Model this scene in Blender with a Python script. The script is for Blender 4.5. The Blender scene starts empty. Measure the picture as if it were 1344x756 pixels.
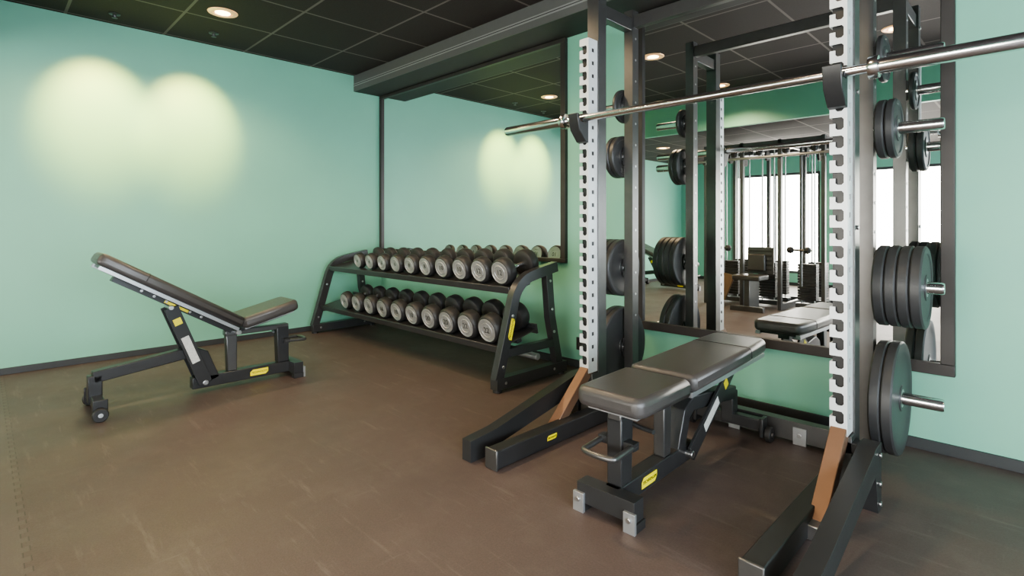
import bpy, bmesh, math
from mathutils import Vector, Matrix
R=math.radians
scn=bpy.context.scene
COL=scn.collection

# ------------------------------------------------------------------ materials
def mat(name,color,rough=0.5,metal=0.0,var=0.12,scale=20,bump=0.0,bscale=200,emit=None,spec=0.5):
    m=bpy.data.materials.new(name); m.use_nodes=True
    nt=m.node_tree; b=nt.nodes["Principled BSDF"]
    b.inputs["Roughness"].default_value=rough; b.inputs["Metallic"].default_value=metal
    b.inputs["Specular IOR Level"].default_value=spec
    tc=nt.nodes.new("ShaderNodeTexCoord")
    n=nt.nodes.new("ShaderNodeTexNoise"); n.inputs["Scale"].default_value=scale; n.inputs["Detail"].default_value=4
    nt.links.new(tc.outputs["Object"],n.inputs["Vector"])
    mx=nt.nodes.new("ShaderNodeMix"); mx.data_type='RGBA'
    mx.inputs[6].default_value=(*[c*(1-var) for c in color],1)
    mx.inputs[7].default_value=(*[min(1,c*(1+var)) for c in color],1)
    nt.links.new(n.outputs["Fac"],mx.inputs[0]); nt.links.new(mx.outputs[2],b.inputs["Base Color"])
    if bump>0:
        n2=nt.nodes.new("ShaderNodeTexNoise"); n2.inputs["Scale"].default_value=bscale; n2.inputs["Detail"].default_value=3
        nt.links.new(tc.outputs["Object"],n2.inputs["Vector"])
        bp=nt.nodes.new("ShaderNodeBump"); bp.inputs["Strength"].default_value=bump; bp.inputs["Distance"].default_value=0.002
        nt.links.new(n2.outputs["Fac"],bp.inputs["Height"]); nt.links.new(bp.outputs[0],b.inputs["Normal"])
    if emit:
        b.inputs["Emission Color"].default_value=(*emit[0],1); b.inputs["Emission Strength"].default_value=emit[1]
    return m

M_wall=mat("teal_paint",(0.205,0.465,0.350),0.48,var=0.10,scale=1.2,bump=0.15,bscale=120)
M_black=mat("black_powder_coat",(0.030,0.030,0.031),0.33,0.0,bump=0.12,bscale=500)
M_graph=mat("graphite_steel",(0.14,0.138,0.136),0.34,0.75)
M_white=mat("white_rail_paint",(0.66,0.68,0.69),0.36,0.2,var=0.05)
M_chrome=mat("polished_chrome",(0.75,0.75,0.76),0.18,1.0,var=0.03)
M_steel=mat("brushed_steel",(0.5,0.5,0.5),0.35,1.0,var=0.05)
M_brown=mat("painted_warm_reflection",(0.215,0.128,0.085),0.33,0.35,var=0.1)  # warm reflection on the dark metal brace, put into its colour as brown
M_dbrown=mat("dark_bronze_panel",(0.16,0.10,0.065),0.4,0.3,var=0.2)
M_leather=mat("grey_black_vinyl",(0.066,0.061,0.059),0.32,0.0,bump=0.3,bscale=350)
M_seam=mat("vinyl_seam",(0.02,0.018,0.017),0.5)
M_rubber=mat("black_rubber",(0.026,0.025,0.025),0.5,0.0,bump=0.2,bscale=300)
M_plate=mat("rubber_plate",(0.042,0.042,0.043),0.45,0.0,bump=0.2,bscale=300)
M_cap=mat("grey_end_cap",(0.36,0.355,0.35),0.38,0.5,var=0.08)
M_yellow=mat("yellow_badge",(0.85,0.72,0.03),0.4)
M_ink=mat("black_ink",(0.01,0.01,0.01),0.5)
M_label=mat("paper_label",(0.55,0.55,0.52),0.6,var=0.3,scale=90)
M_mframe=mat("dark_mirror_frame",(0.038,0.033,0.031),0.45,var=0.3,scale=8)
M_base=mat("dark_baseboard",(0.04,0.044,0.046),0.5)
M_bulk=mat("dark_bulkhead_board",(0.042,0.037,0.036),0.6)
M_duct=mat("dark_grey_beam_paint",(0.115,0.112,0.108),0.45,0.1,var=0.06)
M_strip=mat("grey_slot_strip",(0.28,0.28,0.27),0.4,0.3)
M_winf=mat("window_frame_grey",(0.06,0.06,0.065),0.4)
M_pane=mat("daylight_pane",(0.8,0.85,0.9),0.2,emit=((1.0,0.95,0.86),13.0))
M_pane2=mat("added_cool_daylight_pane",(0.8,0.85,0.9),0.2,emit=((0.80,0.90,1.0),18.0))  # glowing pane of the added east window
M_bulb=mat("lamp_glow",(1,0.8,0.55),0.4,emit=((1.0,0.66,0.34),12.0))
M_copper=mat("copper_reflector",(0.75,0.45,0.25),0.3,0.8,emit=((1.0,0.55,0.28),0.5))
M_silverpaint=mat("silver_paint",(0.42,0.43,0.44),0.35,0.7)

def mirror_mat():
    m=bpy.data.materials.new("mirror_glass"); m.use_nodes=True; nt=m.node_tree; b=nt.nodes["Principled BSDF"]
    b.inputs["Metallic"].default_value=1; b.inputs["Roughness"].default_value=0.0
    tc=nt.nodes.new("ShaderNodeTexCoord"); n=nt.nodes.new("ShaderNodeTexNoise"); n.inputs["Scale"].default_value=2
    nt.links.new(tc.outputs["Object"],n.inputs["Vector"])
    mx=nt.nodes.new("ShaderNodeMix"); mx.data_type='RGBA'
    mx.inputs[6].default_value=(0.93,0.95,0.94,1); mx.inputs[7].default_value=(0.95,0.965,0.955,1)
    nt.links.new(n.outputs["Fac"],mx.inputs[0]); nt.links.new(mx.outputs[2],b.inputs["Base Color"])
    return m
M_mirror=mirror_mat()

def math_node(nt,op,a,b=None,c=None):
    n=nt.nodes.new("ShaderNodeMath"); n.operation=op
    for i,v in enumerate((a,b,c)):
        if v is None: continue
        if isinstance(v,(int,float)): n.inputs[i].default_value=v
        else: nt.links.new(v,n.inputs[i])
    return n.outputs[0]

def floor_mat():
    m=bpy.data.materials.new("rubber_mat_floor"); m.use_nodes=True; nt=m.node_tree; b=nt.nodes["Principled BSDF"]
    tc=nt.nodes.new("ShaderNodeTexCoord")
    def noise(scale,detail=5,vec=None,rough=0.6):
        n=nt.nodes.new("ShaderNodeTexNoise"); n.inputs["Scale"].default_value=scale; n.inputs["Detail"].default_value=detail
        n.inputs["Roughness"].default_value=rough
        nt.links.new(vec if vec else tc.outputs["Object"],n.inputs["Vector"]); return n.outputs["Fac"]
    def mix(f,a,bc):
        x=nt.nodes.new("ShaderNodeMix"); x.data_type='RGBA'
        if isinstance(f,float): x.inputs[0].default_value=f
        else: nt.links.new(f,x.inputs[0])
        for i,v in ((6,a),(7,bc)):
            if isinstance(v,tuple): x.inputs[i].default_value=(*v,1)
            else: nt.links.new(v,x.inputs[i])
        return x.outputs[2]
    base=mix(noise(1.3,6),(0.094,0.068,0.062),(0.136,0.101,0.092))
    fine=mix(noise(160,2),(0.7,0.7,0.7),(1.3,1.3,1.3))
    mm=nt.nodes.new("ShaderNodeMix"); mm.data_type='RGBA'; mm.blend_type='MULTIPLY'; mm.inputs[0].default_value=1
    nt.links.new(base,mm.inputs[6]); nt.links.new(fine,mm.inputs[7])
    def scuff(rot,sc,lo,hi,amt,src,col,nsc):
        mp=nt.nodes.new("ShaderNodeMapping"); mp.inputs["Rotation"].default_value=(0,0,rot); mp.inputs["Scale"].default_value=sc
        nt.links.new(tc.outputs["Object"],mp.inputs[0])
        s=noise(nsc,8,mp.outputs[0],0.75)
        sr=nt.nodes.new("ShaderNodeMapRange"); sr.inputs[1].default_value=lo; sr.inputs[2].default_value=hi; sr.inputs[3].default_value=0; sr.inputs[4].default_value=amt
        nt.links.new(s,sr.inputs[0]); return mix(sr.outputs[0],src,col)
    c2=scuff(.5,(1,8,1),.56,.72,.42,mm.outputs[2],(0.26,0.215,0.195),2.6)
    c2=scuff(-.4,(10,1,1),.60,.74,.32,c2,(0.24,0.20,0.185),3.3)
    c2=scuff(0,(1,1,1),.48,.70,.55,c2,(0.072,0.054,0.050),1.3)
    c2=scuff(0,(1,1,1),.50,.80,.38,c2,(0.19,0.155,0.14),4.5)
    sep=nt.nodes.new("ShaderNodeSeparateXYZ"); nt.links.new(tc.outputs["Object"],sep.inputs[0])
    px=math_node(nt,'PINGPONG',math_node(nt,'MULTIPLY',sep.outputs[0],1.0),0.035)
    zig=math_node(nt,'MULTIPLY',math_node(nt,'GREATER_THAN',px,0.0175),0.018)
    d=math_node(nt,'ABSOLUTE',math_node(nt,'SUBTRACT',math_node(nt,'ADD',sep.outputs[1],zig),0.11))
    line=math_node(nt,'LESS_THAN',d,0.002)
    c3=mix(math_node(nt,'MULTIPLY',line,0.5),c2,(0.025,0.018,0.016))
    c4=mix(math_node(nt,'MULTIPLY',math_node(nt,'LESS_THAN',math_node(nt,'ADD',sep.outputs[1],zig),0.11),0.3),c3,(0.16,0.14,0.125))
    nt.links.new(c4,b.inputs["Base Color"])
    rr=nt.nodes.new("ShaderNodeMapRange"); rr.inputs[3].default_value=0.40; rr.inputs[4].default_value=0.64
    nt.links.new(noise(3,6),rr.inputs[0]); nt.links.new(rr.outputs[0],b.inputs["Roughness"])
    bp=nt.nodes.new("ShaderNodeBump"); bp.inputs["Strength"].default_value=0.3; bp.inputs["Distance"].default_value=0.002
    nt.links.new(noise(220,3),bp.inputs["Height"]); nt.links.new(bp.outputs[0],b.inputs["Normal"])
    return m
M_floor=floor_mat()

def ceil_mat():
    m=bpy.data.materials.new("black_tile_ceiling"); m.use_nodes=True; nt=m.node_tree; b=nt.nodes["Principled BSDF"]
    tc=nt.nodes.new("ShaderNodeTexCoord"); sep=nt.nodes.new("ShaderNodeSeparateXYZ"); nt.links.new(tc.outputs["Object"],sep.inputs[0])
    def l(o,off):
        f=math_node(nt,'FRACT',math_node(nt,'DIVIDE',math_node(nt,'ADD',o,off+60),0.6))
        return math_node(nt,'LESS_THAN',f,0.03)
    g=math_node(nt,'MAXIMUM',l(sep.outputs[0],0.12),l(sep.outputs[1],0.18))
    n=nt.nodes.new("ShaderNodeTexNoise"); n.inputs["Scale"].default_value=90; nt.links.new(tc.outputs["Object"],n.inputs["Vector"])
    a=nt.nodes.new("ShaderNodeMix"); a.data_type='RGBA'; a.inputs[6].default_value=(0.038,0.028,0.028,1); a.inputs[7].default_value=(0.060,0.045,0.044,1)
    nt.links.new(n.outputs["Fac"],a.inputs[0])
    c=nt.nodes.new("ShaderNodeMix"); c.data_type='RGBA'; nt.links.new(g,c.inputs[0]); nt.links.new(a.outputs[2],c.inputs[6]); c.inputs[7].default_value=(0.18,0.148,0.14,1)
    nt.links.new(c.outputs[2],b.inputs["Base Color"]); b.inputs["Roughness"].default_value=0.7
    b.inputs["Specular IOR Level"].default_value=0.25
    return m
M_ceil=ceil_mat()

# ------------------------------------------------------------------ mesh builder
class B:
    def __init__(s): s.v=[]; s.f=[]; s.m=[]; s.mats=[]
    def mi(s,m):
        if m not in s.mats: s.mats.append(m)
        return s.mats.index(m)
    def add(s,vs,fs,m):
        o=len(s.v); k=s.mi(m); s.v+= [Vector(x) for x in vs]
        for f in fs: s.f.append([i+o for i in f]); s.m.append(k)
        return s
    def box(s,lo,hi,m,M=None):
        x0,y0,z0=lo; x1,y1,z1=hi
        vs=[Vector(p) for p in ((x0,y0,z0),(x1,y0,z0),(x1,y1,z0),(x0,y1,z0),(x0,y0,z1),(x1,y0,z1),(x1,y1,z1),(x0,y1,z1))]
        if M: vs=[M@v for v in vs]
        return s.add(vs,[(0,3,2,1),(4,5,6,7),(0,1,5,4),(1,2,6,5),(2,3,7,6),(3,0,4,7)],m)
    def prism(s,pts,vec,m):
        n=len(pts); a=[Vector(p) for p in pts]; b=[p+Vector(vec) for p in a]
        fs=[tuple(reversed(range(n))),tuple(range(n,2*n))]+[(i,(i+1)%n,n+(i+1)%n,n+i) for i in range(n)]
        return s.add(a+b,fs,m)
    def yz(s,pts,x0,x1,m):
        return s.prism([(x0,y,z) for y,z in pts],(x1-x0,0,0),m)
    def beam(s,p1,p2,w,h,m,up=(0,0,1)):
        p1=Vector(p1);p2=Vector(p2); d=(p2-p1).normalized(); r=d.cross(Vector(up)).normalized(); u=r.cross(d)
        q=[(-w/2,-h/2),(w/2,-h/2),(w/2,h/2),(-w/2,h/2)]
        return s.prism([p1+r*a+u*b for a,b in q],p2-p1,m)
    def lathe(s,o,ax,prof,m,seg=32):
        o=Vector(o); ax=Vector(ax).normalized(); t=Vector((0,0,1)) if abs(ax.z)<0.9 else Vector((1,0,0))
        u=ax.cross(t).normalized(); w=ax.cross(u); vs=[];rings=[]
        for r,h in prof:
            if r<1e-7: rings.append([len(vs)]); vs.append(o+ax*h)
            else:
                rings.append(list(range(len(vs),len(vs)+seg)))
                for i in range(seg):
                    a=2*math.pi*i/seg; vs.append(o+ax*h+(u*math.cos(a)+w*math.sin(a))*r)
        fs=[]
        for A,C in zip(rings[:-1],rings[1:]):
            if len(A)==1 and len(C)==1: continue
            for i in range(seg):
                j=(i+1)%seg
                if len(A)==1: fs.append((A[0],C[j],C[i]))
                elif len(C)==1: fs.append((A[i],A[j],C[0]))
                else: fs.append((A[i],A[j],C[j],C[i]))
        return s.add(vs,fs,m)
    def cyl(s,p1,p2,r,m,seg=24):
        p1=Vector(p1);p2=Vector(p2); L=(p2-p1).length; c=min(0.15*r,0.003)
        return s.lathe(p1,p2-p1,[(0,0),(r-c,0),(r,c),(r,L-c),(r-c,L),(0,L)],m,seg)
    def tube(s,path,r,m,seg=12):
        P=[Vector(p) for p in path]; n=len(P); T=[]
        for i in range(n):
            a=P[max(0,i-1)]; b=P[min(n-1,i+1)]; T.append((b-a).normalized())
        u=T[0].orthogonal().normalized(); vs=[]; fs=[]
        for i in range(n):
            u=(u-T[i]*u.dot(T[i])).normalized(); w=T[i].cross(u)
            for k in range(seg):
                a=2*math.pi*k/seg; vs.append(P[i]+(u*math.cos(a)+w*math.sin(a))*r)
        for i in range(n-1):
            for k in range(seg):
                j=(k+1)%seg; fs.append((i*seg+k,i*seg+j,(i+1)*seg+j,(i+1)*seg+k))
        fs.append(tuple(reversed(range(seg)))); fs.append(tuple(range((n-1)*seg,n*seg)))
        return s.add(vs,fs,m)
    def ribbon(s,path,w,x0,x1,m):
        """path in (y,z); thick polyline extruded between x0,x1"""
        P=[Vector((p[0],p[1])) for p in path]; n=len(P); L=[];Rr=[]
        for i in range(n):
            d1=(P[i]-P[i-1]).normalized() if i>0 else None
            d2=(P[i+1]-P[i]).normalized() if i<n-1 else None
            if d1 is None: nn=Vector((-d2.y,d2.x))
            elif d2 is None: nn=Vector((-d1.y,d1.x))
            else:
                a=Vector((-d1.y,d1.x));b=Vector((-d2.y,d2.x)); nn=(a+b).normalized(); nn=nn/max(0.4,nn.dot(a))
            L.append(P[i]+nn*w/2); Rr.append(P[i]-nn*w/2)
        vs=[]; fs=[]
        for i in range(n):
            for q in (L[i],Rr[i]):
                vs.append((x0,q.x,q.y)); vs.append((x1,q.x,q.y))
        for i in range(n-1):
            a=4*i;b=4*(i+1)
            fs+=[(a,a+1,b+1,b),(a+2,b+2,b+3,a+3),(a,b,b+2,a+2),(a+1,a+3,b+3,b+1)]
        fs.append((0,2,3,1)); e=4*(n-1); fs.append((e,e+1,e+3,e+2))
        return s.add(vs,fs,m)
    def obj(s,name,parent=None,loc=(0,0,0),rot=(0,0,0),bevel=0.0,seg=2,M=None,recalc=True):
        me=bpy.data.meshes.new(name)
        vs=[M@v for v in s.v] if M else s.v
        me.from_pydata([tuple(v) for v in vs],[],s.f)
        for m in s.mats: me.materials.append(m)
        for p,k in zip(me.polygons,s.m): p.material_index=k
        if recalc:
            bm=bmesh.new(); bm.from_mesh(me); bmesh.ops.recalc_face_normals(bm,faces=bm.faces); bm.to_mesh(me); bm.free()
        me.shade_smooth(); me.set_sharp_from_angle(angle=R(32))
        o=bpy.data.objects.new(name,me); COL.objects.link(o); o.location=loc; o.rotation_euler=rot
        if parent: o.parent=parent
        if bevel>0:
            md=o.modifiers.new("bevel",'BEVEL'); md.width=bevel; md.segments=seg; md.limit_method='ANGLE'; md.angle_limit=R(40)
        return o

def empty(name,loc,rot=(0,0,0)):
    e=bpy.data.objects.new(name,None); e.empty_display_size=0.1; COL.objects.link(e); e.location=loc; e.rotation_euler=rot; return e
def tag(o,label,cat,group=None):
    o["label"]=label; o["category"]=cat
    if group: o["group"]=group
    return o
def struct(o,label=None):
    o["kind"]="structure"
    if label: o["label"]=label
    return o

_tx={}
def text_mesh(t,size,m,shear=0.0,ext=0.0004):
    key=(t,size,m.name,shear)
    if key in _tx: return _tx[key]
    cu=bpy.data.curves.new("t",'FONT'); cu.body=t; cu.size=size; cu.align_x='CENTER'; cu.align_y='CENTER'; cu.extrude=ext; cu.shear=shear
    o=bpy.data.objects.new("t",cu); COL.objects.link(o)
    bpy.context.view_layer.update()
    dg=bpy.context.evaluated_depsgraph_get()
    me=bpy.data.meshes.new_from_object(o.evaluated_get(dg)); me.materials.clear(); me.materials.append(m)
    bpy.data.objects.remove(o); bpy.data.curves.remove(cu)
    _tx[key]=me; return me
def put_text(name,t,size,m,parent,pos,right,up,shear=0):
    me=text_mesh(t,size,m,shear)
    o=bpy.data.objects.new(name,me); COL.objects.link(o); o.parent=parent
    r=Vector(right).normalized(); u=Vector(up).normalized(); n=r.cross(u)
    Mx=Matrix((r,u,n)).transposed().to_4x4(); Mx.translation=Vector(pos); o.matrix_local=Mx
    return o
def badge(parent,pos,right,up,w=0.11,h=0.034):
    """yellow emblem plate with lettering"""
    r=Vector(right).normalized(); u=Vector(up).normalized(); n=r.cross(u)
    b=B(); p=[]
    for a,c in ((-.5,-.5),(.36,-.5),(.5,-.1),(.5,.5),(-.36,.5),(-.5,.1)):
        p.append(r*a*w+u*c*h)
    b.prism(p,n*0.0015,M_yellow)
    o=b.obj("badge",parent,loc=pos); o["label"]="small yellow badge with black lettering"
    put_text("badge_lettering","TECHNOGYM",w*0.145,M_ink,o,n*0.0018,right,up,0.2)
    return o

# ------------------------------------------------------------------ room
D=3.0; E=4.95; CZ=2.52; LZ=2.15; SB=-3.6; EX=2.8; HY=-0.2
struct(B().box((-E-.1,SB-.1,-.1),(EX+.1,D+.1,0),M_floor).obj("floor"),"dark brown speckled rubber gym floor")
struct(B().box((-E-.1,HY,CZ),(EX+.1,D+.1,CZ+.1),M_ceil).box((-E-.1,SB-.1,LZ),(EX+.1,HY-.06,LZ+.1),M_ceil).obj("ceiling"),"black tiled suspended ceiling")
struct(B().box((-E-.1,HY-.06,LZ),(EX+.1,HY,CZ+.1),M_wall).obj("wall_header"),"teal painted header above the ceiling step")
struct(B().box((-E-.1,D,0),(EX+.1,D+.1,CZ),M_wall).obj("wall_north"),"teal painted wall carrying the mirrors")
struct(B().box((-E-.1,SB-.1,0),(-E,D,CZ),M_wall).obj("wall_west"),"teal painted wall with warm scallops of light")
# south wall with window openings
wins=[(-3.95,-2.55),(-2.2,-0.95),(-0.6,2.2)]; wz0,wz1=0.2,1.88  # last opening is an out-of-view window added for more daylight
b=B(); xs=-E
for a,c in wins:
    b.box((xs,SB-.1,0),(a,SB,LZ+.02),M_wall); b.box((a,SB-.1,0),(c,SB,wz0),M_wall); b.box((a,SB-.1,wz1),(c,SB,LZ+.02),M_wall); xs=c
b.box((xs,SB-.1,0),(EX,SB,LZ+.02),M_wall)
struct(b.obj("wall_south"))
b=B(); ey0,ey1,ez0,ez1=-2.4,1.4,0.35,2.0
b.box((EX,SB-.1,0),(EX+.1,ey0,CZ),M_wall).box((EX,ey1,0),(EX+.1,D,CZ),M_wall).box((EX,ey0,0),(EX+.1,ey1,ez0),M_wall).box((EX,ey0,ez1),(EX+.1,ey1,CZ),M_wall)
struct(b.obj("wall_east"))
k=1
def window(p0,p1,axis,k):
    b=B(); t=.04
    (a,z0),(c,z1)=p0,p1
    def bx(u0,u1,w0,w1,m,d0=-.07,d1=-.02):
        if axis=='y': b.box((u0,SB+d0,w0),(u1,SB+d1,w1),m)
        else: b.box((EX-d1,u0,w0),(EX-d0,u1,w1),m)
    bx(a,c,z0,z0+t,M_winf);bx(a,c,z1-t,z1,M_winf);bx(a,a+t,z0,z1,M_winf);bx(c-t,c,z0,z1,M_winf)
    n=max(1,round((c-a)/0.9))
    for i in range(1,n):
        x=a+(c-a)*i/n; bx(x-.02,x+.02,z0,z1,M_winf)
    struct(b.obj("window_%d"%k),"bright daylight window with dark frame")
    b=B(); bx(a+.001,c-.001,z0+.001,z1-.001,M_pane if axis=='y' else M_pane2,-.09,-.085); p=b.obj("window_pane",bpy.data.objects["window_%d"%k]); 
for a,c in wins:
    window((a,wz0),(c,wz1),'y',k); k+=1
window((ey0,ez0),(ey1,ez1),'x',k)  # unseen east window, added to cast cool light on the right side
# baseboards
struct(B().box((-E,SB,0),(-E+.012,D-.012,.045),M_base).obj("baseboard_west",bevel=.002))
struct(B().box((-E,D-.012,0),(EX,D,.05),M_base).obj("baseboard_north",bevel=.002))
struct(B().box((-E+.012,SB,0),(EX,SB+.012,.05),M_base).obj("baseboard_south",bevel=.002))
# bulkhead + linear diffuser
BY=2.685; BZ=2.36
struct(B().box((-E,BY,BZ),(EX,D,CZ),M_bulk).obj("trim_1"),"dark boxed bulkhead along the mirror wall")
b=B(); y=BY
b.box((-E,y-.006,BZ),(EX,y,CZ),M_duct)
b.box((-E,y-.0075,BZ+.050),(EX,y-.005,BZ+.078),M_strip)
b.box((-E,y-.0085,BZ+.061),(EX,y-.007,BZ+.067),M_bulk)
struct(b.obj("trim_2"),"dark beam face with slim grey slotted air strip")

# mirrors
def wall_mirror(x0,x1,z0,z1,fw,label,ft=None):
    r=empty("wall_mirror",((x0+x1)/2,D,z0)); w=(x1-x0)/2; h=z1-z0; ft=ft or fw
    b=B()
    b.box((-w,-.032,0),(w,-.001,ft),M_mframe).box((-w,-.032,h-ft),(w,-.001,h),M_mframe)
    b.box((-w,-.032,ft),(-w+fw,-.001,h-ft),M_mframe).box((w-fw,-.032,ft),(w,-.001,h-ft),M_mframe)
    b.obj("frame",r,bevel=.003)
    B().box((-w+fw,-.014,ft),(w-fw,-.002,h-ft),M_mirror).obj("mirror_glass",r)
    tag(r,label,"mirror")
wall_mirror(-4.945,-2.43,.735,2.357,.045,"large dark-framed wall mirror above the dumbbell rack",.03)
wall_mirror(-1.85,-.27,.35,2.357,.05,"tall dark-framed wall mirror behind the squat rack")

# downlights
def downlight(x,y,z,power,wash=0,label="recessed round copper-toned ceiling downlight, lit"):
    r=empty("downlight",(x,y,z))
    B().lathe((0,0,0),(0,0,-1),[(.062,-.0),(.064,.006),(.085,.008),(.095,.004),(.097,.0)],M_copper,36).lathe((0,0,0),(0,0,-1),[(.062,.0),(.048,.004)],M_copper,36).obj("trim_ring",r,recalc=False)
    B().lathe((0,0,-.0045),(0,0,-1),[(0,0.004),(.03,.003),(.05,0)],M_bulb,32).obj("lamp",r,recalc=False)
    tag(r,label,"ceiling light","recessed ceiling downlights")
    L=bpy.data.lights.new("downlight_lamp",'SPOT'); L.energy=power; L.color=(1.0,0.75,0.46); L.spot_size=R(145); L.spot_blend=0.5; L.shadow_soft_size=0.03
    o=bpy.data.objects.new("downlight_lamp",L); COL.objects.link(o); o.location=(0,0,-.04); o.parent=r
    if wash:
        L=bpy.data.lights.new("wall_wash_lamp",'SPOT'); L.energy=wash; L.color=(1.0,0.64,0.14); L.spot_size=R(47); L.spot_blend=0.95; L.shadow_soft_size=0.025
        o=bpy.data.objects.new("wall_wash_lamp",L); COL.objects.link(o); o.location=(0,0,-.04); o.parent=r
        d=Vector((-.82,0,-.64)); o.rotation_euler=d.to_track_quat('-Z','Y').to_euler()
downlight(-4.13,1.22,CZ,42,330); downlight(-4.13,.62,CZ,42,330)
for x,y,p in ((-2.48,1.70,75),(-.8,1.0,28),(-2.48,.3,65),(1.2,1.6,8)):
    downlight(x,y,CZ,p)
for x,y,p in ((-2.67,-2.6,30),(-4.0,-1.2,30),(-1.0,-1.4,25)):
    downlight(x,y,LZ,p)
for x,y in ((-4.7,.68),(-4.62,1.30)):
    o=B().lathe((0,0,0),(0,0,-1),[(.035,0),(.035,.006),(.012,.010),(.010,.026),(.018,.028),(.018,.032),(0,.032)],M_graph,20).obj("sprinkler_head",loc=(x,y,CZ))
    tag(o,"small round ceiling sprinkler head","sprinkler","ceiling sprinkler heads")
# wall socket
r=empty("wall_socket",(-2.30,D,.17))
B().box((-.045,-.012,-.045),(.045,-.001,.045),M_black).obj("cover_plate",r,bevel=.004)
B().lathe((0,-.012,0),(0,-1,0),[(.022,0.0),(.022,.002),(.018,.002),(.017,.0005),(0,.0005)],M_graph,24).obj("outlet",r)
tag(r,"small black wall power socket near the floor","socket")

# ------------------------------------------------------------------ squat rack
RX=(-1.66,-.522)
rack=empty("squat_rack",((RX[0]+RX[1])/2,2.4,0))
ox,oy=(RX[0]+RX[1])/2,2.4
tag(rack,"black half rack with white notched rails and plate storage pegs","squat rack")
PITCH=.066
def rail_mesh(cx):
    b=B(); y0=2.18-oy; s=.076; w=.028
    n=25; z0=.285
    b.box((cx-w,y0,.255),(cx+w,y0+s,z0),M_white)
    for i in range(n):
        z=z0+i*PITCH
        # front plate with hook-shaped notch opening on one edge
        P=[(-w,0),(w,0),(w,PITCH),(-w,PITCH),(-w,.055),(.010,.055),(.017,.047),(.017,.017),(.010,.010),(-.003,.010),(-.010,.017),(-.010,.033),(-w,.033)]
        b.prism([(cx+a,y0,z+c) for a,c in P],(0,.005,0),M_white)
        b.box((cx-w,y0+.005,z),(cx-w+.004,y0+s,z+.033),M_white); b.box((cx-w,y0+.005,z+.055),(cx-w+.004,y0+s,z+PITCH),M_white)
        # side flange with punched opening
        for ya,yb,za,zb in ((.005,.028,0,PITCH),(.050,s,0,PITCH),(.028,.050,0,.024),(.028,.050,.044,PITCH)):
            b.box((cx+w-.004,y0+ya,z+za),(cx+w,y0+yb,z+zb),M_white)
    z=z0+n*PITCH
    b.box((cx-w,y0,z),(cx+w,y0+s,z+.025),M_white)
    b.box((cx-w+.006,y0+.016,z0),(cx+w-.006,y0+s-.001,z),M_black)
    return b
for X0,sg in ((RX[0],-1),(RX[1],1)):
    c=X0-ox
    up=B().box((c-.035,2.256-oy,0.0),(c+.035,2.325-oy,2.22),M_graph).box((c-.036,2.2-oy,.0),(c+.036,2.256-oy,.25),M_graph)
    for z in (.06,.16,1.0,1.5,2.1):
        up.cyl((c+.035*sg,2.29-oy,z),(c+.041*sg,2.29-oy,z),.009,M_steel,10)
    front=up.obj("front_upright",rack,bevel=.004)
    rail=rail_mesh(c).obj("notched_rail",front); rail["label"]="white notched rail for bar hooks"
    b=B().box((c-.0275,2.59-oy,0),(c+.0275,2.65-oy,2.22),M_graph)
    for i in range(14):
        z=.5+i*.12
        b.cyl((c+.0275,2.62-oy,z),(c+.030,2.62-oy,z),.007,M_steel,10)
    b.obj("rear_upright",rack,bevel=.004)
    # side connectors
    B().box((c-.025,2.325-oy,2.1),(c+.025,2.59-oy,2.17),M_graph).obj("side_rail",rack,bevel=.003)
    ci=c-sg*.045
    B().box((ci-.032,1.50-oy,.004),(ci+.032,2.59-oy,.080),M_black).box((ci-.036,1.49-oy,0),(ci+.036,1.50-oy,.085),M_graph).obj("floor_beam",rack,bevel=.004)
    co=c+sg*.085
    b=B(); b.yz([(1.47-oy,0),(1.47-oy,.09),(1.62-oy,.105),(2.2-oy,.235),(2.27-oy,.235),(2.27-oy,.0),(2.22-oy,.0),(2.18-oy,.14),(1.62-oy,.03),(1.56-oy,0)],co-.028,co+.028,M_black)
    for y_,z_ in ((2.235,.20),(2.235,.10),(2.235,.03)):
        b.cyl((co+sg*.028,y_-oy,z_),(co+sg*.036,y_-oy,z_),.009,M_steel,10)
    b.box((min(c,co),2.2-oy,.19),(max(c,co),2.26-oy,.230),M_black)
    b.obj("outer_leg",rack,bevel=.003)
    b=B(); b.beam((c,1.93-oy,.025),(c,2.21-oy,.275),.052,.05,M_brown,up=(0,-1,1)); br=b.obj("brace",rack,bevel=.003); br["label"]="dark metal diagonal brace, warm reflection painted as brown"
    B().box((c-.03,1.875-oy,.0),(c+.03,1.93-oy,.05),M_steel).obj("brace_foot",rack,bevel=.004)
    if sg<0: badge(rack,(c-sg*.045+.033,1.84-oy,.045),(0,1,0),(0,0,1),.065,.022)
    # pegs
    for z in (1.69,1.40,.763,.313):
        x0=c+sg*.0275
        b=B().lathe((x0,2.62-oy,z),(sg,0,0),[(0,0),(.036,0),(.036,.012),(.024,.014),(.024,.218),(.021,.225),(0,.225)],M_chrome,28)
        b.box((min(x0,x0+sg*.008),2.585-oy,z-.05),(max(x0,x0+sg*.008),2.655-oy,z+.05),M_black)
        b.obj("storage_peg",rack)["label"]="chrome weight storage peg"
    # hooks
    b=B(); P=[(2.179,1.575),(2.179,1.425),(2.155,1.43),(2.104,1.485),(2.086,1.565),(2.100,1.566),(2.114,1.53),(2.122,1.526),(2.156,1.526),(2.163,1.535),(2.163,1.575)]
    b.yz([(y_-oy,z_) for y_,z_ in P],c-.030,c+.030,M_black); b.obj("bar_hook",rack,bevel=.003)["label"]="black bar hook holding the barbell"
b=B(); x0,x1=RX[0]-ox,RX[1]-ox
b.box((x0+.028,2.60-oy,2.12),(x1-.028,2.64-oy,2.19),M_graph).obj("top_crossbar",rack,bevel=.003)
b=B().box((x0-.03,2.655-oy,.012),(x1+.03,2.71-oy,.10),M_graph)
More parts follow.
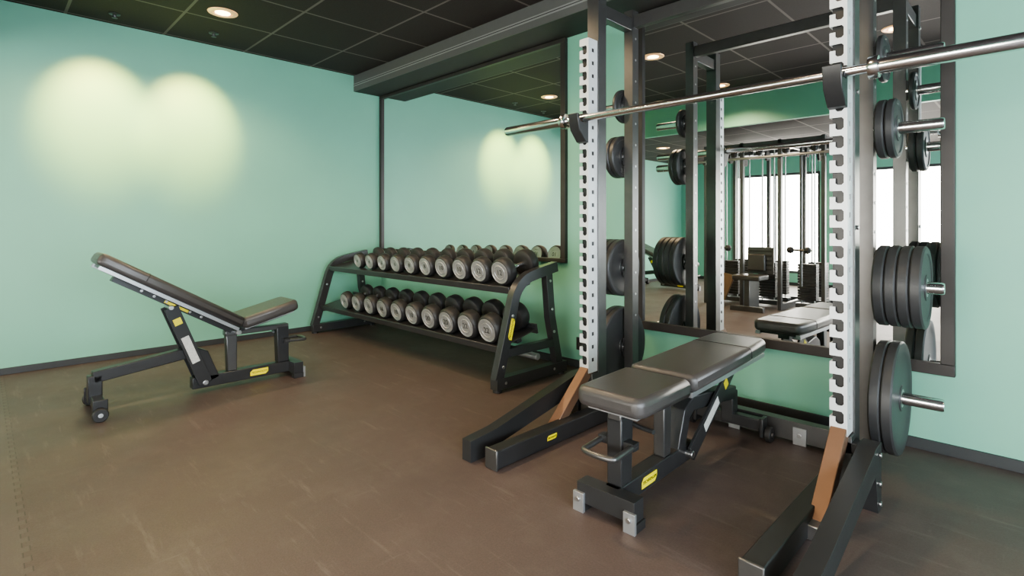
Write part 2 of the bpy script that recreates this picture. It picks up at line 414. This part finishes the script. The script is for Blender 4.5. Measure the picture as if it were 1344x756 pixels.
for xx in (.573,.87):
    b.box((x0+xx-.028,2.647-oy,0),(x0+xx+.028,2.655-oy,.078),M_silverpaint); b.cyl((x0+xx,2.647-oy,.045),(x0+xx,2.640-oy,.045),.01,M_steel,10)
b.obj("rear_crossbar",rack,bevel=.003)

# plates
def plate_mesh(r,t):
    h=.0245; 
    b=B().lathe((0,0,0),(1,0,0),[(h,0),(.05,0),(.052,.003),(r*.80,.003),(r*.83,0),(r-.006,0),(r,.006),(r,t-.006),(r-.006,t),(r*.83,t),(r*.80,t-.004),(.052,t-.004),(.05,t),(h,t),(h,0)],M_plate,56)
    b.lathe((0,0,0),(1,0,0),[(h,t+.0004),(.036,t+.0004)],M_steel,32).lathe((0,0,0),(-1,0,0),[(h,.0004),(.036,.0004)],M_steel,32)
    return b
protos={}
for X0,sg in ((RX[0],-1),(RX[1],1)):
    for z,r,t,n,lab in ((1.69,.095,.025,1,"small black rubber weight plate on the uppermost peg"),(1.40,.12,.032,2,"small black rubber weight plate on an upper peg"),(.763,.163,.038,4,"medium black rubber weight plate in a stack of four"),(.313,.225,.038,2,"large black rubber weight plate on the lowest peg")):
        x=X0+sg*.0435
        for i in range(n):
            key=(r,t)
            if key not in protos:
                o=plate_mesh(r,t).obj("weight_plate",recalc=False); protos[key]=o.data
            else:
                o=bpy.data.objects.new("weight_plate",protos[key]); COL.objects.link(o)
            o.location=(x,2.62,z); o.rotation_euler=(0,0,0 if sg>0 else math.pi)
            tag(o,lab,"weight plate","weight plates stored on the rack pegs")
            x+=sg*(t+.0015)

# barbell
bar=empty("barbell",(-1.08,2.14,1.5438)); tag(bar,"long polished chrome barbell resting across the rack hooks","barbell")
B().lathe((-.66,0,0),(1,0,0),[(0,0),(.0175,0),(.0175,1.32),(0,1.32)],M_chrome,24).obj("shaft",bar)
for sg in (-1,1):
    B().lathe((sg*.655,0,0),(sg,0,0),[(0,0),(.024,0),(.037,.004),(.039,.01),(.039,.028),(.037,.034),(.026,.036),(.0255,.44),(.022,.446),(0,.446)],M_chrome,36).obj("sleeve",bar)

# ------------------------------------------------------------------ benches
def bench(loc,rotz,back,seatang,label,pad=M_leather):
    r=empty("weight_bench",loc,(0,0,rotz)); tag(r,label,"weight bench")
    # frame
    b=B()
    b.box((-.030,.03,.03),(.030,.62,.100),M_black)             # floor beam
    b.yz([(.05,.10),(.12,.10),(.13,.335),(.05,.335)],-.030,.030,M_black)  # seat post
    b.ribbon([(.50,.07),(.56,.225),(.62,.255),(1.085,.195)],.062,-.030,.030,M_black)
    b.box((-.030,1.045,.06),(.030,1.108,.205),M_black)
    b.yz([(.37,.10),(.425,.10),(.435,.35),(.37,.35)],-.024,.024,M_graph)
    b.yz([(.05,.32),(.44,.32),(.44,.352),(.05,.352)],-.028,.028,M_graph)
    b.obj("base_frame",r,bevel=.005)
    b=B().box((-.115,-.01,.03),(.115,.05,.10),M_black)
    for sx in (-1,1):
        b.box((sx*.102-.022,-.022,0),(sx*.102+.022,-.010,.068),M_silverpaint); b.box((sx*.102-.020,-.018,0),(sx*.102+.020,.052,.03),M_rubber)
        b.cyl((sx*.102,-.022,.045),(sx*.102,-.029,.045),.009,M_steel,10)
    b.obj("front_foot",r,bevel=.004)
    b=B().box((-.16,1.048,.05),(.16,1.098,.10),M_black)
    for sx in (-1,1): b.box((sx*.16-.009,1.04,.022),(sx*.16+.009,1.105,.108),M_black)
    b.obj("rear_foot",r,bevel=.004)
    for sx in (-1,1):
        x_=sx*.171
        b=B().lathe((x_,1.075,.035),(sx,0,0),[(0,0),(.031,0),(.035,.004),(.035,.024),(.031,.028),(.016,.028),(.016,.025),(0,.025)],M_rubber,32)
        b.lathe((x_,1.075,.035),(sx,0,0),[(0,.0),(.011,0),(.011,.030),(0,.031)],M_steel,16)
        b.obj("wheel",r)
    # carry handle
    b=B(); pts=[]
    for i in range(13):
        a=-math.pi/2+math.pi*i/12
        pts.append((math.sin(a)*.062,-.040-.018*math.cos(a),.238))
    pts=[(-.062,.09,.245),(-.062,.0,.240)]+pts+[(.062,.0,.240),(.062,.09,.245)]
    b.tube(pts,.0105,M_graph,12); b.box((-.072,.06,.232),(.072,.095,.258),M_black)
    b.obj("carry_handle",r)
    # seat
    HY_,HZ=.375,.352
    Ms=Matrix.Translation((0,HY_,HZ))@Matrix.Rotation(-seatang,4,'X')
    P=[(-.120,-.375),(.120,-.375),(.138,-.340),(.145,-.035),(.133,-.014),(-.133,-.014),(-.145,-.035),(-.138,-.340)]
    s=B().prism([(x,y,.012) for x,y in P],(0,0,.070),pad).obj("seat",r,bevel=.024,seg=5); s.matrix_local=Ms
    B().box((-.10,-.34,.0),(.10,-.03,.014),M_silverpaint).box((-.03,-.32,-.02),(.03,-.02,0),M_black).obj("seat_plate",s,bevel=.002)
    # backrest : one long pad with a stitched seam
    Mb=Matrix.Translation((0,HY_,HZ+.008))@Matrix.Rotation(back,4,'X')
    b=B().prism([(x,y,.012) for x,y in ((-.133,.012),(.133,.012),(.144,.03),(.142,.60),(.134,.81),(.118,.845),(-.118,.845),(-.134,.81),(-.142,.60),(-.144,.03))],(0,0,.064),pad)
    bk=b.obj("backrest",r,bevel=.021,seg=5); bk.matrix_local=Mb
    sm=B().tube([(-.1422,.60,.03),(-.1415,.60,.058),(-.136,.60,.070),(-.121,.60,.0758),(.121,.60,.0758),(.136,.60,.070),(.1415,.60,.058),(.1422,.60,.03)],.0022,M_seam,8).obj("seam",bk); sm["label"]="dark stitched seam"
    b=B().box((-.118,.03,-.002),(.118,.81,.014),M_black)
    b.box((-.125,.02,-.010),(-.10,.82,.010),M_silverpaint).box((.10,.02,-.010),(.125,.82,.010),M_silverpaint)
    b.box((-.032,.02,-.038),(.032,.72,-.001),M_black)
    for i in range(6): b.cyl((-.034,.22+i*.07,-.02),(.034,.22+i*.07,-.02),.008,M_steel,10)
    b.obj("back_frame",bk,bevel=.003)
    for q0,q1 in ((.0322,.0332),(-.0332,-.0322)):
        B().box((q0,.30,-.030),(q1,.44,-.015),M_yellow).obj("scale_label",bk)["label"]="yellow adjustment scale strip"
    # strut from floor pivot to backrest
    p0=Vector((0,.555,.065)); best=None
    for i in range(200):
        q=Mb@Vector((0,.2+i*.003,-.040)); e=abs((q-p0).length-.50)
        if best is None or e<best[0]: best=(e,q)
    q=best[1]
    b=B()
    for sx in (-1,1):
        b.beam(p0+Vector((sx*.047,0,0)),q+Vector((sx*.047,0,0)),.012,.072,M_black,up=(0,-1,.3))
    b.cyl(p0+Vector((-.058,0,0)),p0+Vector((.058,0,0)),.016,M_steel,16); b.cyl(q+Vector((-.058,0,0)),q+Vector((.058,0,0)),.014,M_steel,16)
    b.obj("support_strut",r,bevel=.003)
    d=(q-p0); n=d.cross(Vector((1,0,0))).normalized()*.021
    for sx in (-1,1):
        o_=Vector((sx*.0538,0,0))
        for f0,f1,mm_,nm in ((.28,.62,M_label,"warning_label"),(.78,.86,M_yellow,"caution_label")):
            c0=p0+d*f0+o_; c1=p0+d*f1+o_
            B().prism([c0-n,c0+n,c1+n,c1-n],(sx*.0006,0,0),mm_).obj(nm,r)["label"]="white instruction sticker" if mm_ is M_label else "yellow caution sticker"
    b=B().cyl((-.075,HY_,HZ-.01),(.075,HY_,HZ-.01),.016,M_steel,20)
    b.obj("hinge_pin",r)
    b=B().tube([(.0,.14,.30),(.06,.12,.30),(.125,.10,.305)],.008,M_black).obj("adjustment_lever",r)
    badge(r,(.031,.24,.066),(0,1,0),(0,0,1),.11,.038)
    badge(r,(-.031,.24,.066),(0,-1,0),(0,0,1),.11,.038)
    return r
bench((-1.06,1.515,0),R(1.5),R(1.0),R(0),"black padded adjustable bench set flat between the rack uprights")
bench((-3.6,1.51,0),R(180),R(31.5),R(14),"black padded adjustable bench with raised backrest")
bench((-3.75,-1.7,0),R(100),R(20),R(0),"black padded adjustable bench near the windows")

# ------------------------------------------------------------------ dumbbell rack
DX0,DX1=-4.80,-2.33
dr=empty("dumbbell_rack",((DX0+DX1)/2,2.5,0)); dx=(DX0+DX1)/2; dy=2.5
tag(dr,"two-tier black steel dumbbell rack against the mirrored wall","dumbbell rack")
TILT=R(13)
M_rackp=mat("satin_charcoal_paint",(0.058,0.058,0.06),0.30,0.4)
def curve_path():
    p=[(2.20,.07),(2.245,.22),(2.335,.53)]
    for i in range(1,9):
        t=i/8; 
        p0=Vector((2.335,.53));p1=Vector((2.365,.645));p2=Vector((2.48,.68))
        q=p0*(1-t)**2+p1*2*t*(1-t)+p2*t*t; p.append((q.x,q.y))
    p+=[(2.60,.705),(2.74,.73)]
    return [(a-dy,c) for a,c in p]
for X0 in (DX0,DX1):
    c=X0-dx
    b=B().ribbon(curve_path(),.066,c-.025,c+.025,M_rackp)
    b.ribbon([(2.655-dy,.70),(2.685-dy,.40),(2.77-dy,.05)],.06,c-.024,c+.024,M_rackp)
    b.box((c-.03,2.175-dy,.018),(c+.03,2.83-dy,.085),M_rackp)
    b.box((c-.022,2.27-dy,.20),(c+.022,2.72-dy,.25),M_rackp)
    for y_ in (2.19,2.78):
        b.lathe((c,y_-dy+.015,0),(0,0,1),[(0,0),(.028,0),(.028,.014),(.02,.02),(0,.02)],M_rubber,20)
    for y_,z_ in ((2.23,.15),(2.70,.30),(2.68,.45),(2.31,.45),(2.66,.64),(2.25,.052),(2.70,.052)):
        b.cyl((c+.024,y_-dy,z_),(c+.032,y_-dy,z_),.010,M_steel,10)
    b.obj("end_frame",dr,bevel=.005)
badge(dr,(DX1-dx+.026,2.30-dy,.37),(0,.28,1),(0,-1,.28),.13,.034)
tiers=[(2.50,.648),(2.42,.290)]   # surface point (y,z) at tray centre
L=DX1-DX0-.05
for ty,tz in tiers:
    t=B()
    t.box((-L/2,-.17,-.006),(L/2,.17,0),M_rackp)
    t.box((-L/2,-.18,-.032),(L/2,-.165,.012),M_rackp); t.box((-L/2,.165,-.035),(L/2,.18,.03),M_rackp)
    t.box((-L/2,-.02,-.03),(L/2,.02,-.006),M_rackp)
    o=t.obj("shelf",dr,loc=(0,ty-dy,tz),rot=(TILT,0,0),bevel=.003)
B().cyl((-L/2,2.60-dy,.14),(L/2,2.60-dy,.14),.022,M_silverpaint,20).obj("lower_crossbar",dr)

# dumbbells
def dumbbell(loc,rad,ht,num,label):
    r=empty("dumbbell",loc,(TILT,0,0)); tag(r,label,"dumbbell","dumbbells on the two-tier rack")
    g=.065
    B().lathe((0,-g-.005,0),(0,1,0),[(0,0),(.0165,0),(.0165,.02),(.014,.035),(.017,.07),(.014,.105),(.0165,.12),(.0165,.14),(0,.14)],M_chrome,20).obj("handle",r)
    for sg in (-1,1):
        h=B().lathe((0,sg*g,0),(0,sg,0),[(0,0),(rad*.50,0),(rad*.80,.003),(rad*.95,.010),(rad,.022),(rad,ht-.026),(rad*.97,ht-.014),(rad*.90,ht-.004),(rad*.82,ht),(0,ht)],M_rubber,40).obj("weight_head",r)
        y=sg*(g+ht)
        B().lathe((0,y,0),(0,sg,0),[(rad*.80,0),(rad*.80,.003),(rad*.75,.004),(rad*.71,.0015),(rad*.54,.0015),(rad*.51,.004),(rad*.47,.004),(rad*.45,.0015),(0,.0015)],M_cap,40).obj("end_cap",h)["label"]="grey metal end cap"
        put_text("number",num,rad*.55,M_ink,h,(0,y+sg*.0022,0),(-sg,0,0),(0,0,1))
nv=(0,-math.sin(TILT),math.cos(TILT))
numsT=["4","4","6","6","8","8","10","10","12","12"]; numsB=["14","14","16","16","18","18","20","20","22","22"]
for row,(ty,tz) in enumerate(tiers):
    for i in range(10):
        f=i/9
        if row==0: rad=.070+.020*f; ht=.058+.022*f; x=-4.30+f*1.85; num=numsT[i]
        else: rad=.078+.016*f; ht=.07+.022*f; x=-4.36+f*1.89; num=numsB[i]
        off=rad+.0006
        dumbbell((x,ty+nv[1]*off,tz+nv[2]*off),rad,ht,num,"black rubber dumbbell with grey cap marked %s"%num)

# ------------------------------------------------------------------ cable machine (seen in the mirror)
cm=empty("cable_machine",(-2.42,-1.15,0)); tag(cm,"large grey multi-station cable machine with weight stacks","cable machine")
M_cm=mat("grey_machine_paint",(0.12,0.12,0.122),0.38,0.6)
b=B()
for x in (-.68,-.22,.22,.68):
    for y in (-.45,.45):
        b.box((x-.020,y-.03,0),(x+.020,y+.03,2.02),M_cm)
    b.box((x-.020,-.45,.0),(x+.020,.45,.07),M_cm).box((x-.020,-.45,1.96),(x+.020,.45,2.01),M_cm)
for y in (-.45,.45):
    b.box((-.68,y-.03,1.96),(.68,y+.03,2.01),M_cm)
b.box((-.68,-.48,.0),(.68,-.42,.07),M_cm)
b.obj("main_frame",cm,bevel=.004)
for x in (-.45,0,.45):
    for y in (-.2,.2):
        b=B()
        for i in range(13): b.box((x-.10,y-.055,.12+i*.033),(x+.10,y+.055,.12+i*.033+.029),M_plate)
        b.obj("weight_stack",cm,bevel=.002)
        b=B()
        for s_ in (-.07,.07): b.cyl((x+s_,y,.05),(x+s_,y,1.95),.008,M_steel,12)
        b.box((x-.12,y-.06,.03),(x+.12,y+.06,.08),M_cm).box((x-.12,y-.02,1.94),(x+.12,y+.02,2.0),M_cm)
        b.obj("guide_rods",cm)
        b=B().cyl((x,y,.55),(x,y,1.9),.004,M_ink,8); b.obj("cable",cm)
        B().lathe((x-.012,y*1.2,1.86),(1,0,0),[(0,0),(.06,0),(.052,.008),(.052,.016),(.06,.024),(0,.024)],M_rubber,24).obj("pulley",cm)
b=B().cyl((-.88,.50,1.82),(.88,.50,1.82),.016,M_steel,16)
for x in (-.88,-.6,-.3,0,.3,.6,.88):
    b.lathe((x,.50,1.88),(0,0,1),[(0,-.045),(.03,-.034),(.045,0),(.03,.034),(0,.045)],M_rubber,20)
for x in (-.68,.68): b.box((x-.02,.42,1.78),(x+.02,.51,1.84),M_cm)
b.obj("pull_up_bar",cm)
b=B().box((-.14,.47,.42),(.16,.485,.74),M_graph)
for i in range(5): b.box((-.12,.485,.46+i*.055),(.14,.489,.485+i*.055),M_plate)
b.obj("shroud_panel",cm,bevel=.002)
b=B().box((-.20,.52,.36),(.12,.82,.42),M_leather); b.obj("seat",cm,bevel=.015,seg=3)
B().box((-.12,.50,.46),(.08,.55,.66),M_leather).obj("back_pad",cm,bevel=.015,seg=3)
b=B().box((-.06,.50,.0),(.0,.80,.36),M_graph).box((-.22,.76,0),(.16,.82,.06),M_graph); b.obj("seat_support",cm,bevel=.003)
b=B().prism([(-.56,.60,.08),(-.36,.60,.08),(-.28,.50,.38),(-.46,.50,.42)],(0,.03,0),M_dbrown); b.obj("foot_plate",cm,bevel=.006)["label"]="bronze-brown panel"
for x in (-.45,.45):
    B().cyl((x,.46,.3),(x,.46,1.9),.016,M_cm,14).obj("guide_tube",cm)
    b=B()
    for s_ in (-1,1): b.lathe((x+s_*.09,.54,.72),(0,0,1),[(0,-.04),(.03,-.03),(.04,0),(.03,.03),(0,.04)],M_rubber,16)
    b.cyl((x-.09,.54,.72),(x+.09,.54,.72),.013,M_graph,12).cyl((x,.46,.72),(x,.54,.72),.012,M_graph,12)
    b.obj("handle_grip",cm)

# ------------------------------------------------------------------ camera / world
cam=bpy.data.cameras.new("camera"); co=bpy.data.objects.new("camera",cam); COL.objects.link(co)
co.location=(0,0,1.01); co.rotation_euler=(R(90),0,R(45)); cam.sensor_width=36; cam.lens=698/1344*36; cam.shift_y=-83/1344; cam.clip_start=.02
scn.camera=co
w=bpy.data.worlds.new("world"); scn.world=w; w.use_nodes=True
w.node_tree.nodes["Background"].inputs[0].default_value=(.75,.87,1,1); w.node_tree.nodes["Background"].inputs[1].default_value=1.0
scn.view_settings.view_transform='AgX'
try: scn.view_settings.look='AgX - Medium High Contrast'
except Exception as e: print(e)
scn.view_settings.exposure=0.1
